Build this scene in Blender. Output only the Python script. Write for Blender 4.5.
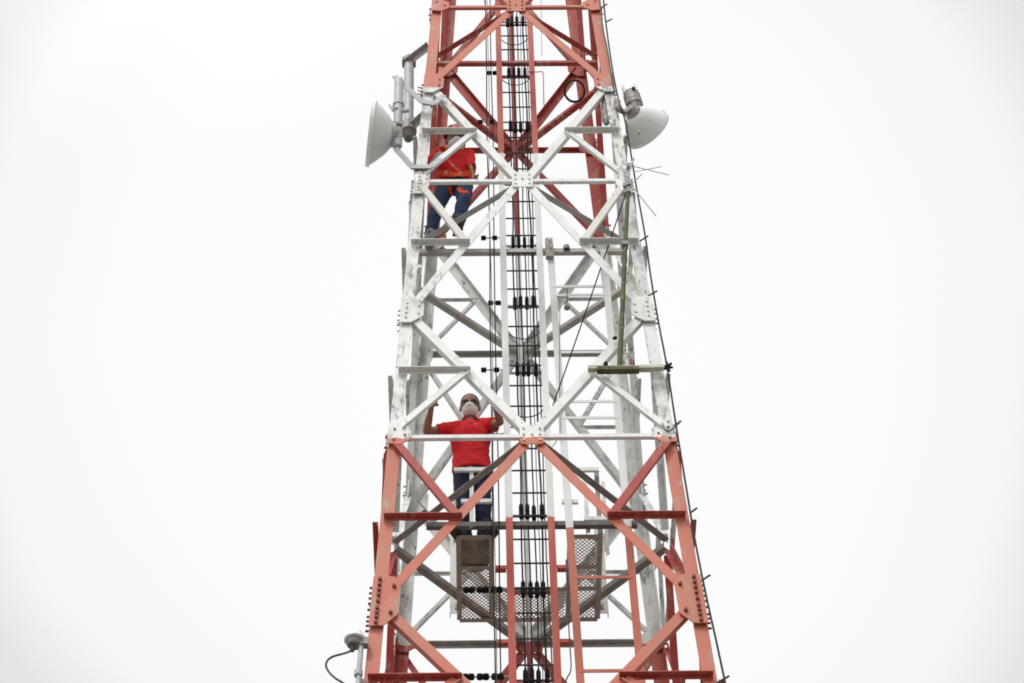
import bpy, math, random
import numpy as np
from mathutils import Vector, Matrix, noise
from mathutils.bvhtree import BVHTree
random.seed(7)
for o in list(bpy.data.objects): bpy.data.objects.remove(o)
scn = bpy.context.scene
col = scn.collection
R = math.radians
V = Vector

# ------------------------------------------------------------------ camera
GLOW = 1.02                                   # how much brighter the cloud is round the veiled sun
GZ = 17.0                                    # height of the red/white splice level above the ground
CAM = V((-0.4678, -14.292, GZ - 15.443))     # photographer standing on the ground
PITCH, YAW, ROLL, FOC = 0.9079, 0.0247, -0.0258, 2415.18
fw = V((math.sin(YAW)*math.cos(PITCH), math.cos(YAW)*math.cos(PITCH), math.sin(PITCH)))
r0 = V((math.cos(YAW), -math.sin(YAW), 0)); u0 = r0.cross(fw)
rt = r0*math.cos(ROLL) + u0*math.sin(ROLL)
up = -r0*math.sin(ROLL) + u0*math.cos(ROLL)
cd = bpy.data.cameras.new('camera'); cam = bpy.data.objects.new('camera', cd); col.objects.link(cam)
cd.sensor_width = 36; cd.lens = FOC/1024*36; cd.clip_start = .1; cd.clip_end = 5000
cam.matrix_world = Matrix(((rt.x, up.x, -fw.x, CAM.x), (rt.y, up.y, -fw.y, CAM.y), (rt.z, up.z, -fw.z, CAM.z), (0, 0, 0, 1)))
scn.camera = cam
scn.cycles.pixel_filter_type = 'BLACKMAN_HARRIS'; scn.cycles.filter_width = 1.8   # a soft telephoto lens
scn.render.resolution_x = 1024; scn.render.resolution_y = 683

# ------------------------------------------------------------------ overcast sky, soft sun, exposure
SUN_EL, SUN_AZ = R(52), R(205)               # azimuth clockwise from +Y: behind the camera, a little to the left
w = bpy.data.worlds.new('World'); scn.world = w; w.use_nodes = True
nt = w.node_tree; nt.nodes.clear()
out = nt.nodes.new('ShaderNodeOutputWorld'); bg = nt.nodes.new('ShaderNodeBackground')
sky = nt.nodes.new('ShaderNodeTexSky'); sky.sky_type = 'NISHITA'; sky.sun_disc = False
sky.sun_elevation = SUN_EL; sky.sun_rotation = SUN_AZ; sky.air_density = 1; sky.dust_density = 4
tc = nt.nodes.new('ShaderNodeTexCoord'); nz = nt.nodes.new('ShaderNodeTexNoise')
nz.inputs['Scale'].default_value = 4.0; nz.inputs['Detail'].default_value = 3
nt.links.new(tc.outputs['Generated'], nz.inputs['Vector'])
mx = nt.nodes.new('ShaderNodeMix'); mx.data_type = 'RGBA'; mx.inputs['Factor'].default_value = .96
# the cloud deck: bright round the veiled sun, with lens vignetting painted in as grey round the view axis
def mth(op, a, b=None, c=None):
    m_ = nt.nodes.new('ShaderNodeMath'); m_.operation = op
    for i_, x in enumerate((a, b, c)):
        if x is None: continue
        if isinstance(x, (int, float)): m_.inputs[i_].default_value = x
        else: nt.links.new(x, m_.inputs[i_])
    return m_.outputs[0]
def around(v, span, pts, wob):               # grey value by angle (degrees) from direction v
    d = nt.nodes.new('ShaderNodeVectorMath'); d.operation = 'DOT_PRODUCT'
    nt.links.new(tc.outputs['Generated'], d.inputs[0]); d.inputs[1].default_value = V(v).normalized()
    a = mth('DIVIDE', mth('ARCCOSINE', mth('MINIMUM', d.outputs['Value'], .99999)), R(span))
    a = mth('ADD', a, mth('MULTIPLY_ADD', nz.outputs['Fac'], 2*wob, -wob))
    ra = nt.nodes.new('ShaderNodeValToRGB'); el = ra.color_ramp.elements; ra.color_ramp.interpolation = 'EASE'
    for k_, (p_, v_) in enumerate(pts):
        e_ = el[0] if k_ == 0 else el[1] if k_ == len(pts)-1 else None
        if e_ is not None: e_.position = p_/span; e_.color = (v_, v_, v_, 1)
    for p_, v_ in pts[1:-1]: e_ = el.new(p_/span); e_.color = (v_, v_, v_, 1)
    nt.links.new(a, ra.inputs['Fac']); return ra.outputs[0]
sunv = V((math.sin(SUN_AZ)*math.cos(SUN_EL), math.cos(SUN_AZ)*math.cos(SUN_EL), math.sin(SUN_EL)))
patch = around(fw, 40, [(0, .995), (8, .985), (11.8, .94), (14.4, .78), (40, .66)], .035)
glow = around(sunv, 75, [(0, 1), (30, .9), (55, .35), (68, 0), (75, 0)], .02)
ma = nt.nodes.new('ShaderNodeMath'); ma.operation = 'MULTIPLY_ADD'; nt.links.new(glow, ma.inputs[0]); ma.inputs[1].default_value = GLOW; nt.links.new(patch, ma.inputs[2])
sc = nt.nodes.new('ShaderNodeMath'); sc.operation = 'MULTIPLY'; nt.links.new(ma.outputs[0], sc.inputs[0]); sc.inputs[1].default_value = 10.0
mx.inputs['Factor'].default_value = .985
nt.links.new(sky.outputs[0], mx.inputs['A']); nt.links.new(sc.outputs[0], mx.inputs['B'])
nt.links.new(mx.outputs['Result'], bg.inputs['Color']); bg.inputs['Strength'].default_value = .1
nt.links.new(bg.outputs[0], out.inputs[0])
sd = bpy.data.lights.new('sun', 'SUN'); sd.energy = 1.5; sd.angle = R(14); sd.color = (1, .97, .93)
sun = bpy.data.objects.new('sun', sd); col.objects.link(sun)
sdir = V((math.sin(SUN_AZ)*math.cos(SUN_EL), math.cos(SUN_AZ)*math.cos(SUN_EL), math.sin(SUN_EL)))
sun.rotation_euler = sdir.to_track_quat('Z', 'Y').to_euler(); sun.location = (0, 0, 60)
vs = scn.view_settings; vs.view_transform = 'Standard'; vs.look = 'None'; vs.exposure = 0.0; vs.gamma = 1
scn.render.film_transparent = False

# ------------------------------------------------------------------ where things stand
APEX = GZ + 32.4552; KX = 1.2/32.4552; KY = KX*1.0127
H3D = 3.70
H = {'H-1': GZ+11.0, 'G-1': GZ+9.25, 'H0': GZ+7.5955, 'G0': GZ+5.9083, 'H1': GZ+4.0211, 'G1': GZ+1.8281, 'H2': GZ,
     'G2': GZ-2.0438, 'H3': GZ-H3D, 'G3': GZ-7.1, 'H4': GZ-10.2, 'G4': GZ-13.4, 'H5': .35}
def ray(x, y): return rt*((x-512)/FOC) - up*((y-341.5)/FOC) + fw
def onY(x, y, Y): d = ray(x, y); return CAM + d*((Y-CAM.y)/d.y)
def onZ(x, y, Z): d = ray(x, y); return CAM + d*((Z-CAM.z)/d.z)
def onF(x, y, off=0, s=-1):                   # a point of the front (s=-1) or back face, off metres outwards
    d = ray(x, y); t = (s*KY*(APEX-CAM.z) + s*off - CAM.y)/(d.y + s*KY*d.z); return CAM + d*t
def reach(a, x, y, L, near=True):             # point seen at x, y and L metres from a
    d = ray(x, y).normalized(); o = CAM - a; b = o.dot(d); disc = b*b - (o.dot(o)-L*L)
    if disc <= 0: p = CAM + d*(-b); return a + (p-a).normalized()*L
    s = math.sqrt(disc); return CAM + d*((-b-s) if near else (-b+s))
def fp(face, u, z, off=0):                    # face 0 front, 1 right, 2 back, 3 left; u metres sideways
    hx, hy = KX*(APEX-z), KY*(APEX-z)
    if face == 0: return V((u, -hy-off, z))
    if face == 1: return V((hx+off, u*1.0127, z))
    if face == 2: return V((-u, hy+off, z))
    return V((-hx-off, -u*1.0127, z))
NRM = [V((0, -1, 0)), V((1, 0, 0)), V((0, 1, 0)), V((-1, 0, 0))]
def hw(z): return KX*(APEX-z)

# ------------------------------------------------------------------ mesh helpers
wloc = {}
class MB:
    def __init__(s): s.v = []; s.f = []; s.m = []
    def add(s, vs_, fs, mi=0):
        b = len(s.v); s.v += [V(p) for p in vs_]; s.f += [tuple(i+b for i in f) for f in fs]; s.m += [mi]*len(fs)
    def obox(s, c, ax, ay, az, mi=0):         # centre and three half-axis vectors
        c = V(c); P = [c+ax*i+ay*j+az*k for k in (-1, 1) for j in (-1, 1) for i in (-1, 1)]
        F = [(0, 2, 3, 1), (4, 5, 7, 6), (0, 1, 5, 4), (2, 6, 7, 3), (0, 4, 6, 2), (1, 3, 7, 5)]
        if ax.cross(ay).dot(az) < 0: F = [f[::-1] for f in F]
        s.add(P, F, mi)
    def box(s, c, sx, sy, sz, mi=0): s.obox(c, V((sx/2, 0, 0)), V((0, sy/2, 0)), V((0, 0, sz/2)), mi)
    def bar(s, a, b, v, n, v0, v1, n0, n1, mi=0):   # box from a to b, spanning v0..v1 along v and n0..n1 along n
        d = (b-a); s.obox((a+b)/2 + v*((v0+v1)/2) + n*((n0+n1)/2), d/2, v*((v1-v0)/2), n*((n1-n0)/2), mi)
    def angle(s, a, b, n, wid, out_, t=.009, off=0, edge=1, mi=0):
        # steel angle: flat leg of width wid across n at off, outstanding leg of size out_ (signed) along n on one edge
        d = (b-a).normalized(); n = (n - d*n.dot(d)).normalized(); v = n.cross(d).normalized()
        s.bar(a, b, v, n, -wid/2, wid/2, off, off+t, mi)
        if out_:
            e0, e1 = (wid/2-t, wid/2) if edge > 0 else (-wid/2, -wid/2+t)
            if out_ > 0: s.bar(a, b, v, n, e0+.0004, e1-.0004, off+t, off+t+out_, mi)
            else: s.bar(a, b, v, n, e0+.0004, e1-.0004, off+out_, off, mi)
    def tube(s, pts, r, seg=10, mi=0, cap=True):
        pts = [V(p) for p in pts]; rs = r if isinstance(r, (list, tuple)) else [r]*len(pts)
        rings = []; prev = None
        for i, p in enumerate(pts):
            t = (pts[min(i+1, len(pts)-1)] - pts[max(i-1, 0)]).normalized()
            if prev is None:
                a = V((0, 0, 1)) if abs(t.z) < .9 else V((1, 0, 0)); x = t.cross(a).normalized()
            else: x = (prev - t*prev.dot(t)).normalized()
            prev = x; y = t.cross(x)
            rings.append([p + (x*math.cos(2*math.pi*k/seg) + y*math.sin(2*math.pi*k/seg))*rs[i] for k in range(seg)])
        vs_ = [q for g in rings for q in g]; fs = []
        for i in range(len(rings)-1):
            for k in range(seg):
                a = i*seg+k; b = i*seg+(k+1) % seg; fs.append((a, b, b+seg, a+seg))
        if cap: fs += [tuple(range(seg))[::-1], tuple(range((len(rings)-1)*seg, len(rings)*seg))]
        s.add(vs_, fs, mi)
    def lathe(s, c, axis, prof, seg=32, mi=0, close=True):   # prof: (distance along the axis, radius)
        axis = V(axis).normalized(); a = V((0, 0, 1)) if abs(axis.z) < .9 else V((1, 0, 0))
        x = axis.cross(a).normalized(); y = axis.cross(x); vs_ = []; fs = []
        for h, r in prof: vs_ += [V(c)+axis*h + (x*math.cos(2*math.pi*k/seg)+y*math.sin(2*math.pi*k/seg))*max(r, 1e-4) for k in range(seg)]
        for i in range(len(prof)-1):
            for k in range(seg):
                p = i*seg+k; q = i*seg+(k+1) % seg; fs.append((p, q, q+seg, p+seg))
        s.add(vs_, fs, mi)
    def prism(s, poly, n, t, mi=0):           # flat polygon pushed t along n
        n = V(n).normalized(); k = len(poly); P = [V(p) for p in poly]; nn = V((0, 0, 0))
        for i in range(k): nn += P[i].cross(P[(i+1) % k])
        if nn.dot(n) < 0: P = P[::-1]
        fs = [tuple(range(k))[::-1], tuple(range(k, 2*k))] + [(i, (i+1) % k, (i+1) % k+k, i+k) for i in range(k)]
        s.add(P+[p+n*t for p in P], fs, mi)
    def loft(s, rings, mi=0):                 # rings: (centre, half-axis x, half-axis y)
        seg = 20; vs_ = []; fs = []
        for c, ax, ay in rings: vs_ += [V(c)+V(ax)*math.cos(2*math.pi*k/seg)+V(ay)*math.sin(2*math.pi*k/seg) for k in range(seg)]
        for i in range(len(rings)-1):
            for k in range(seg):
                p = i*seg+k; q = i*seg+(k+1) % seg; fs.append((p, q, q+seg, p+seg))
        fs += [tuple(range(seg))[::-1], tuple(range((len(rings)-1)*seg, len(rings)*seg))]
        s.add(vs_, fs, mi)
    def ball(s, c, rx, ry, rz, seg=16, mi=0):  # rx, ry, rz are half-axis vectors
        vs_ = []; fs = []; n = seg//2
        for i in range(n+1):
            th = math.pi*i/n
            for k in range(seg):
                ph = 2*math.pi*k/seg
                vs_.append(V(c)+V(rx)*math.sin(th)*math.cos(ph)+V(ry)*math.sin(th)*math.sin(ph)+V(rz)*math.cos(th))
        for i in range(n):
            for k in range(seg):
                p = i*seg+k; q = i*seg+(k+1) % seg; fs.append((p, p+seg, q+seg, q))
        s.add(vs_, fs, mi)
    def build(s, name, mats, parent=None, smooth=False, loc=None):
        if not isinstance(mats, (list, tuple)): mats = [mats]
        base = wloc[parent.name] if parent else (V(loc) if loc is not None else V((0, 0, 0)))
        me = bpy.data.meshes.new(name); me.from_pydata([p-base for p in s.v], [], s.f); me.update()
        for m in mats: me.materials.append(m)
        me.polygons.foreach_set('material_index', s.m)
        if smooth:
            me.polygons.foreach_set('use_smooth', [True]*len(me.polygons))
            try: me.set_sharp_from_angle(angle=R(40))
            except Exception: pass
        o = bpy.data.objects.new(name, me); col.objects.link(o)
        if parent: o.parent = parent
        else: o.location = base
        wloc[o.name] = base.copy()
        return o
def tag(o, label=None, cat=None, group=None, kind=None):
    if label: o['label'] = label
    if cat: o['category'] = cat
    if group: o['group'] = group
    if kind: o['kind'] = kind
    return o
def thing(name, loc, label, cat, group=None):
    o = bpy.data.objects.new(name, None); col.objects.link(o); o.location = loc; o.empty_display_size = .2
    wloc[o.name] = V(loc); return tag(o, label, cat, group)
def remeshed(mb, name, mat, parent, vox=.008, it=4, wob=0, freq=14):   # one continuous skin round the shapes in mb
    o = mb.build(name, mat, parent)
    m = o.modifiers.new('r', 'REMESH'); m.mode = 'VOXEL'; m.voxel_size = vox; m.use_smooth_shade = True
    sm = o.modifiers.new('s', 'SMOOTH'); sm.iterations = it; sm.factor = .5
    dg = bpy.context.evaluated_depsgraph_get(); dg.update()
    me = bpy.data.meshes.new_from_object(o.evaluated_get(dg)); o.modifiers.clear(); old = o.data; o.data = me
    bpy.data.meshes.remove(old); me.name = name
    if not me.materials: me.materials.append(mat)
    me.polygons.foreach_set('use_smooth', [True]*len(me.polygons))
    if wob:
        for v in me.vertices:
            c = v.co; a = noise.noise(c*freq) + .5*noise.noise(V((c.x*freq*2, c.y*freq*2, c.z*freq*3.2)))
            v.co = c + v.normal*(a*wob)
    return o
def bez(P, n=24):
    P = [V(p) for p in P]; o = []
    for i in range(len(P)-1):
        p0, p1, p2, p3 = P[max(i-1, 0)], P[i], P[i+1], P[min(i+2, len(P)-1)]
        for k in range(n):
            t = k/n
            o.append(.5*((2*p1)+(p2-p0)*t+(2*p0-5*p1+4*p2-p3)*t*t+(3*p1-p0-3*p2+p3)*t**3))
    return o+[P[-1]]

# ------------------------------------------------------------------ materials
def newmat(name, rough=.5, metal=0, spec=.4):
    m = bpy.data.materials.new(name); m.use_nodes = True; b = m.node_tree.nodes['Principled BSDF']
    b.inputs['Roughness'].default_value = rough; b.inputs['Metallic'].default_value = metal
    b.inputs['Specular IOR Level'].default_value = spec
    return m, m.node_tree, b
def N(t, k, **kw):
    n = t.nodes.new(k)
    for a, v in kw.items(): setattr(n, a, v)
    return n
def mixc(t, fac, a, b):
    m = N(t, 'ShaderNodeMix', data_type='RGBA')
    if isinstance(fac, (int, float)): m.inputs['Factor'].default_value = fac
    else: t.links.new(fac, m.inputs['Factor'])
    for nm, c in (('A', a), ('B', b)):
        if isinstance(c, tuple): m.inputs[nm].default_value = (*c, 1)
        else: t.links.new(c, m.inputs[nm])
    return m.outputs['Result']
def ramp(t, src, p0, p1, v0=0, v1=1):
    r = N(t, 'ShaderNodeMapRange'); r.inputs[1].default_value = p0; r.inputs[2].default_value = p1
    r.inputs[3].default_value = v0; r.inputs[4].default_value = v1; t.links.new(src, r.inputs[0]); return r.outputs[0]
def nzn(t, pos, scale, detail=4, stretch=None):
    n = N(t, 'ShaderNodeTexNoise'); n.inputs['Scale'].default_value = scale; n.inputs['Detail'].default_value = detail
    n.inputs['Roughness'].default_value = .62
    if stretch:
        mp = N(t, 'ShaderNodeMapping'); mp.inputs['Scale'].default_value = stretch
        t.links.new(pos, mp.inputs[0]); pos = mp.outputs[0]
    t.links.new(pos, n.inputs['Vector']); return n.outputs['Fac']
def math2(t, op, a, b):
    m = N(t, 'ShaderNodeMath', operation=op)
    for i, x in enumerate((a, b)):
        if isinstance(x, (int, float)): m.inputs[i].default_value = x
        else: t.links.new(x, m.inputs[i])
    return m.outputs[0]
WHITE = (.75, .75, .735)
def tower_paint(name, zlo, zhi, red, fade, white=WHITE, dirt=.5, fadeamt=.5):
    # aviation paint: white between the heights zlo and zhi, red above and below, chalked, stained and flaking
    m, t, b = newmat(name, .55)
    pos = N(t, 'ShaderNodeNewGeometry').outputs['Position']
    sx = N(t, 'ShaderNodeSeparateXYZ'); t.links.new(pos, sx.inputs[0])
    wv = ramp(t, nzn(t, pos, 18, 3), .3, .7, -.02, .02); z = math2(t, 'ADD', sx.outputs['Z'], wv)
    inb = math2(t, 'MULTIPLY', math2(t, 'GREATER_THAN', z, zlo), math2(t, 'LESS_THAN', z, zhi))
    big = nzn(t, pos, 2.3, 4); med = nzn(t, pos, 9, 5, (1, 1, .45)); f0 = nzn(t, pos, 26, 6, (1, 1, .32)); clump = ramp(t, nzn(t, pos, 4.5, 3, (1, 1, .6)), .42, .62, -.10, .07); fine = math2(t, 'ADD', f0, clump)
    rc = mixc(t, ramp(t, big, .35, .65, 0, fadeamt), red, fade)
    rc = mixc(t, ramp(t, nzn(t, pos, 5.5, 5, (1, 1, .22)), .50, .64, 0, .38), rc, (.36, .15, .10))
    rc = mixc(t, ramp(t, med, .54, .66, 0, min(1, .7*dirt)), rc, (.40, .23, .16))
    rc = mixc(t, ramp(t, fine, .645, .70, 0, min(1, .8*dirt)), rc, (.36, .34, .31))
    wc = mixc(t, ramp(t, big, .36, .62, 0, min(.75, .35+.25*dirt)), white, (.58, .58, .55))
    wc = mixc(t, ramp(t, med, .53-.04*dirt, .63, 0, min(1, .62*dirt)), wc, (.40, .40, .38))
    wc = mixc(t, ramp(t, fine, .61-.025*dirt, .66, 0, min(1, .8*dirt)), wc, (.19, .185, .18))
    t.links.new(mixc(t, inb, rc, wc), b.inputs['Base Color'])
    bp = N(t, 'ShaderNodeBump'); bp.inputs['Strength'].default_value = .25; bp.inputs['Distance'].default_value = .004
    t.links.new(fine, bp.inputs['Height']); t.links.new(bp.outputs[0], b.inputs['Normal'])
    return m
def plain(name, c1, c2, rough=.5, metal=0, scale=12, lo=.4, hi=.65, spec=.4, stain=None, bump=0):
    m, t, b = newmat(name, rough, metal, spec)
    pos = N(t, 'ShaderNodeTexCoord').outputs['Object']
    c = mixc(t, ramp(t, nzn(t, pos, scale, 5), lo, hi), c1, c2)
    f = nzn(t, pos, scale*4, 5)
    if stain: c = mixc(t, ramp(t, f, .6, .68, 0, .8), c, stain)
    t.links.new(c, b.inputs['Base Color'])
    if bump:
        bp = N(t, 'ShaderNodeBump'); bp.inputs['Strength'].default_value = bump; bp.inputs['Distance'].default_value = .01
        t.links.new(f, bp.inputs['Height']); t.links.new(bp.outputs[0], b.inputs['Normal'])
    return m
ZLO, ZHI = GZ-.035, H['G0']-.09
SALMON, SALMON2 = (.50, .132, .080), (.48, .18, .122)
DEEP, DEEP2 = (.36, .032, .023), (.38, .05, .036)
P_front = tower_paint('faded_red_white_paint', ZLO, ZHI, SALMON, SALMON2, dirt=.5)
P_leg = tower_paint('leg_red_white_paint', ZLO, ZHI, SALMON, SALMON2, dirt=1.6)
P_back = tower_paint('deep_red_white_paint', GZ-.03, H['G0']-.02, DEEP, DEEP2, (.68, .68, .66), dirt=1.35)  # deeper red and dirtier, greyer white for back, side and inner members
P_short = tower_paint('brace_red_white_paint', ZLO, ZHI, (.33, .034, .025), (.37, .055, .04), (.64, .63, .58), dirt=.55)
P_gus = tower_paint('gusset_worn_paint', ZLO, ZHI, SALMON, SALMON2, dirt=2.2, fadeamt=.8)
P_wht = tower_paint('white_only_paint', 0, 99, SALMON, SALMON2, dirt=.35)
P_lad = tower_paint('ladder_red_white_paint', GZ+.035, H['G0']-.21, (.43, .058, .038), (.47, .10, .068), dirt=.3)
P_tray = tower_paint('tray_red_white_paint', GZ-.07, H['G0']+9, SALMON, SALMON2, dirt=.2)
M_galv = plain('galvanised_steel', (.36, .37, .375), (.45, .455, .455), .55, .1, 9, stain=(.24, .24, .235))
M_dgrey = plain('weathered_dark_steel', (.19, .175, .16), (.30, .28, .25), .6, .2, 7, stain=(.33, .3, .26))
M_beam = plain('grey_dirty_steel', (.34, .32, .29), (.46, .44, .40), .6, .1, 6, stain=(.2, .18, .15))
M_black = plain('grimy_dark_beam', (.10, .092, .082), (.17, .155, .14), .7, .1, 8, stain=(.24, .22, .2))
M_brown = plain('brown_weathered_grating', (.30, .245, .20), (.38, .32, .265), .7, .1, 9, stain=(.1, .08, .06))
M_cable = plain('black_cable_jacket', (.014, .014, .015), (.026, .026, .027), .75, spec=.15)
M_greycable = plain('grey_cable_jacket', (.07, .07, .07), (.12, .12, .115), .7, spec=.15)
M_clamp = plain('black_rubber_clamp', (.006, .006, .007), (.014, .015, .016), .8, spec=.12)
M_rung = plain('dark_rung_steel', (.035, .032, .03), (.07, .065, .06), .7, .1)
M_bolt = plain('rusty_bolt', (.16, .035, .03), (.24, .06, .045), .6, .1, 30)
M_boltp = plain('painted_bolt', (.36, .07, .05), (.42, .1, .07), .6, 0, 30)
M_boltw = plain('tarnished_bolt', (.42, .41, .39), (.55, .54, .5), .55, .3, 30)
M_dish = plain('offwhite_antenna_paint', (.80, .80, .79), (.84, .84, .83), .4, 0, 3, stain=(.58, .56, .53))
M_dishback = plain('ivory_antenna_back', (.68, .675, .66), (.74, .735, .72), .5, 0, 3, stain=(.55, .535, .51))
M_olive = plain('algae_green_steel', (.055, .055, .018), (.10, .10, .038), .7, .1, 8, stain=(.34, .33, .24))
M_unit = plain('mottled_radio_housing', (.17, .145, .13), (.42, .39, .36), .6, .1, 22, stain=(.10, .085, .075))

# ------------------------------------------------------------------ ground
g = MB(); S_ = 1500
g.add([(-S_, -S_, 0), (S_, -S_, 0), (S_, S_, 0), (-S_, S_, 0)], [(0, 1, 2, 3)])
M_ground = plain('pale_concrete_yard', (.22, .215, .205), (.30, .295, .285), .9, 0, .4)
tag(g.build('ground', M_ground), kind='structure')

# ------------------------------------------------------------------ lattice tower
tower = thing('lattice_tower', (0, 0, 0), 'tall red and white painted steel lattice tower carrying the ladder, dishes and workers', 'tower')
UPZ = V((0, 0, 1))
jit = lambda: random.uniform(0, .0016)
LW = .108
for sx, sy in ((-1, -1), (1, -1), (1, 1), (-1, 1)):
    b = MB()
    def corner(z): return V((sx*KX*(APEX-z), sy*KY*(APEX-z), z))
    a0, a1 = corner(0), corner(GZ+13); d = (a1-a0).normalized()
    ex, ey = V((-sx, 0, 0)), V((0, -sy, 0)); ex = (ex-d*ex.dot(d)).normalized(); ey = (ey-d*ey.dot(d)).normalized()
    lw = LW if sy < 0 else .125
    b.bar(a0, a1, ex, ey, 0, lw, 0, .012); b.bar(a0, a1, ex, ey, 0, .012, .012, lw)
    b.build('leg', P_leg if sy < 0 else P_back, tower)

def short_ends(a, b, s0, s1): d = (b-a).normalized(); return a+d*s0, b-d*s1
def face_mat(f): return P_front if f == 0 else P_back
order = ['H-1', 'G-1', 'H0', 'G0', 'H1', 'G1', 'H2', 'G2', 'H3', 'G3', 'H4', 'G4', 'H5']
for f in range(4):
    n = NRM[f]
    for lv in order[::2]:
        z = H[lv]; u = hw(z)-.02; b = MB()
        wd = .042 if f == 0 else .05
        a, c = fp(f, -u, z, 0), fp(f, u, z, 0); j_ = .0135+jit()
        b.angle(a, c, n, wd, (-.028 if f == 0 else -.045) if f in (0, 2) else 0, off=j_, edge=(-1 if f in (0,) else 1))
        if f in (1, 3) and lv != 'H0': b.bar(fp(f, -u+.21, z, 0), fp(f, u-.21, z, 0), UPZ, n, wd/2-.009, wd/2-.0004, j_+.009, j_+.045)
        b.build('horizontal_brace', P_wht if (f, lv) == (0, 'H2') else M_beam if f == 2 and lv in ('H1', 'H2') else face_mat(f), tower)
    for i in range(len(order)-1):
        l0, l1 = order[i], order[i+1]
        hl, gl = (l0, l1) if l0[0] == 'H' else (l1, l0)
        zh, zg = H[hl], H[gl]
        for s in (-1, 1):
            dz_ = {('H2', 'G1'): .10, ('H2', 'G2'): .075, ('H1', 'G0'): .04, ('H1', 'G1'): .03}.get((hl, gl), .05)*(1 if zg > zh else -1)
            A, B = fp(f, s*.042, zh+dz_, 0), fp(f, s*(hw(zg)-.06), zg, 0)
            a, c = short_ends(A, B, .03, .03)
            wide = .082 if f == 0 else (.098 if f == 2 else .08)
            b = MB()
            edge = 1 if (s > 0) == (zh > zg) else -1
            b.angle(a, c, n, wide, -.055, off=.002+jit(), edge=edge if f == 0 else -edge)
            b.build('diagonal_brace', face_mat(f), tower)
            if (hl, gl) in (('H1', 'G0'), ('H1', 'G1'), ('H2', 'G1'), ('H2', 'G2'), ('H3', 'G2')):
                zm = A.lerp(B, .485).z-.035; um = s*abs(A.lerp(B, .485).x) if f in (0, 2) else s*abs(A.lerp(B, .485).y)/1.0127; mid = fp(f, um, zm, 0)
                m_ = fp(f, um, zm, 0)
                b = MB(); e = fp(f, s*(hw(zm)-.03), zm, 0); q = fp(f, um-s*.03, zm, 0)
                inside = f == 2
                p0, p1 = (q, e) if s > 0 else (e, q)
                if f == 0: b.angle(p0, p1, n, .034, .052, off=.0145+jit(), edge=1)
                else: b.angle(p0, p1, n, .05 if f != 2 else .032, .038 if f in (1, 3) else -.02, off=.0145+jit(), edge=1)
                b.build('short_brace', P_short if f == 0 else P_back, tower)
                b = MB(); zl = zh + (.09 if zm > zh else -.09)
                e = fp(f, s*(hw(zl)-.07), zl, 0); a, c = short_ends(m_, e, .02, .02)
                red_b = (zm < zh)
                b.angle(a, c, n, .082 if f == 0 else .055, .028 if f == 0 else -.03, off=.0245+jit(), edge=1 if (s < 0) else -1)
                b.build('corner_brace', (P_short if (f == 0 and red_b) else face_mat(f)), tower)

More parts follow.
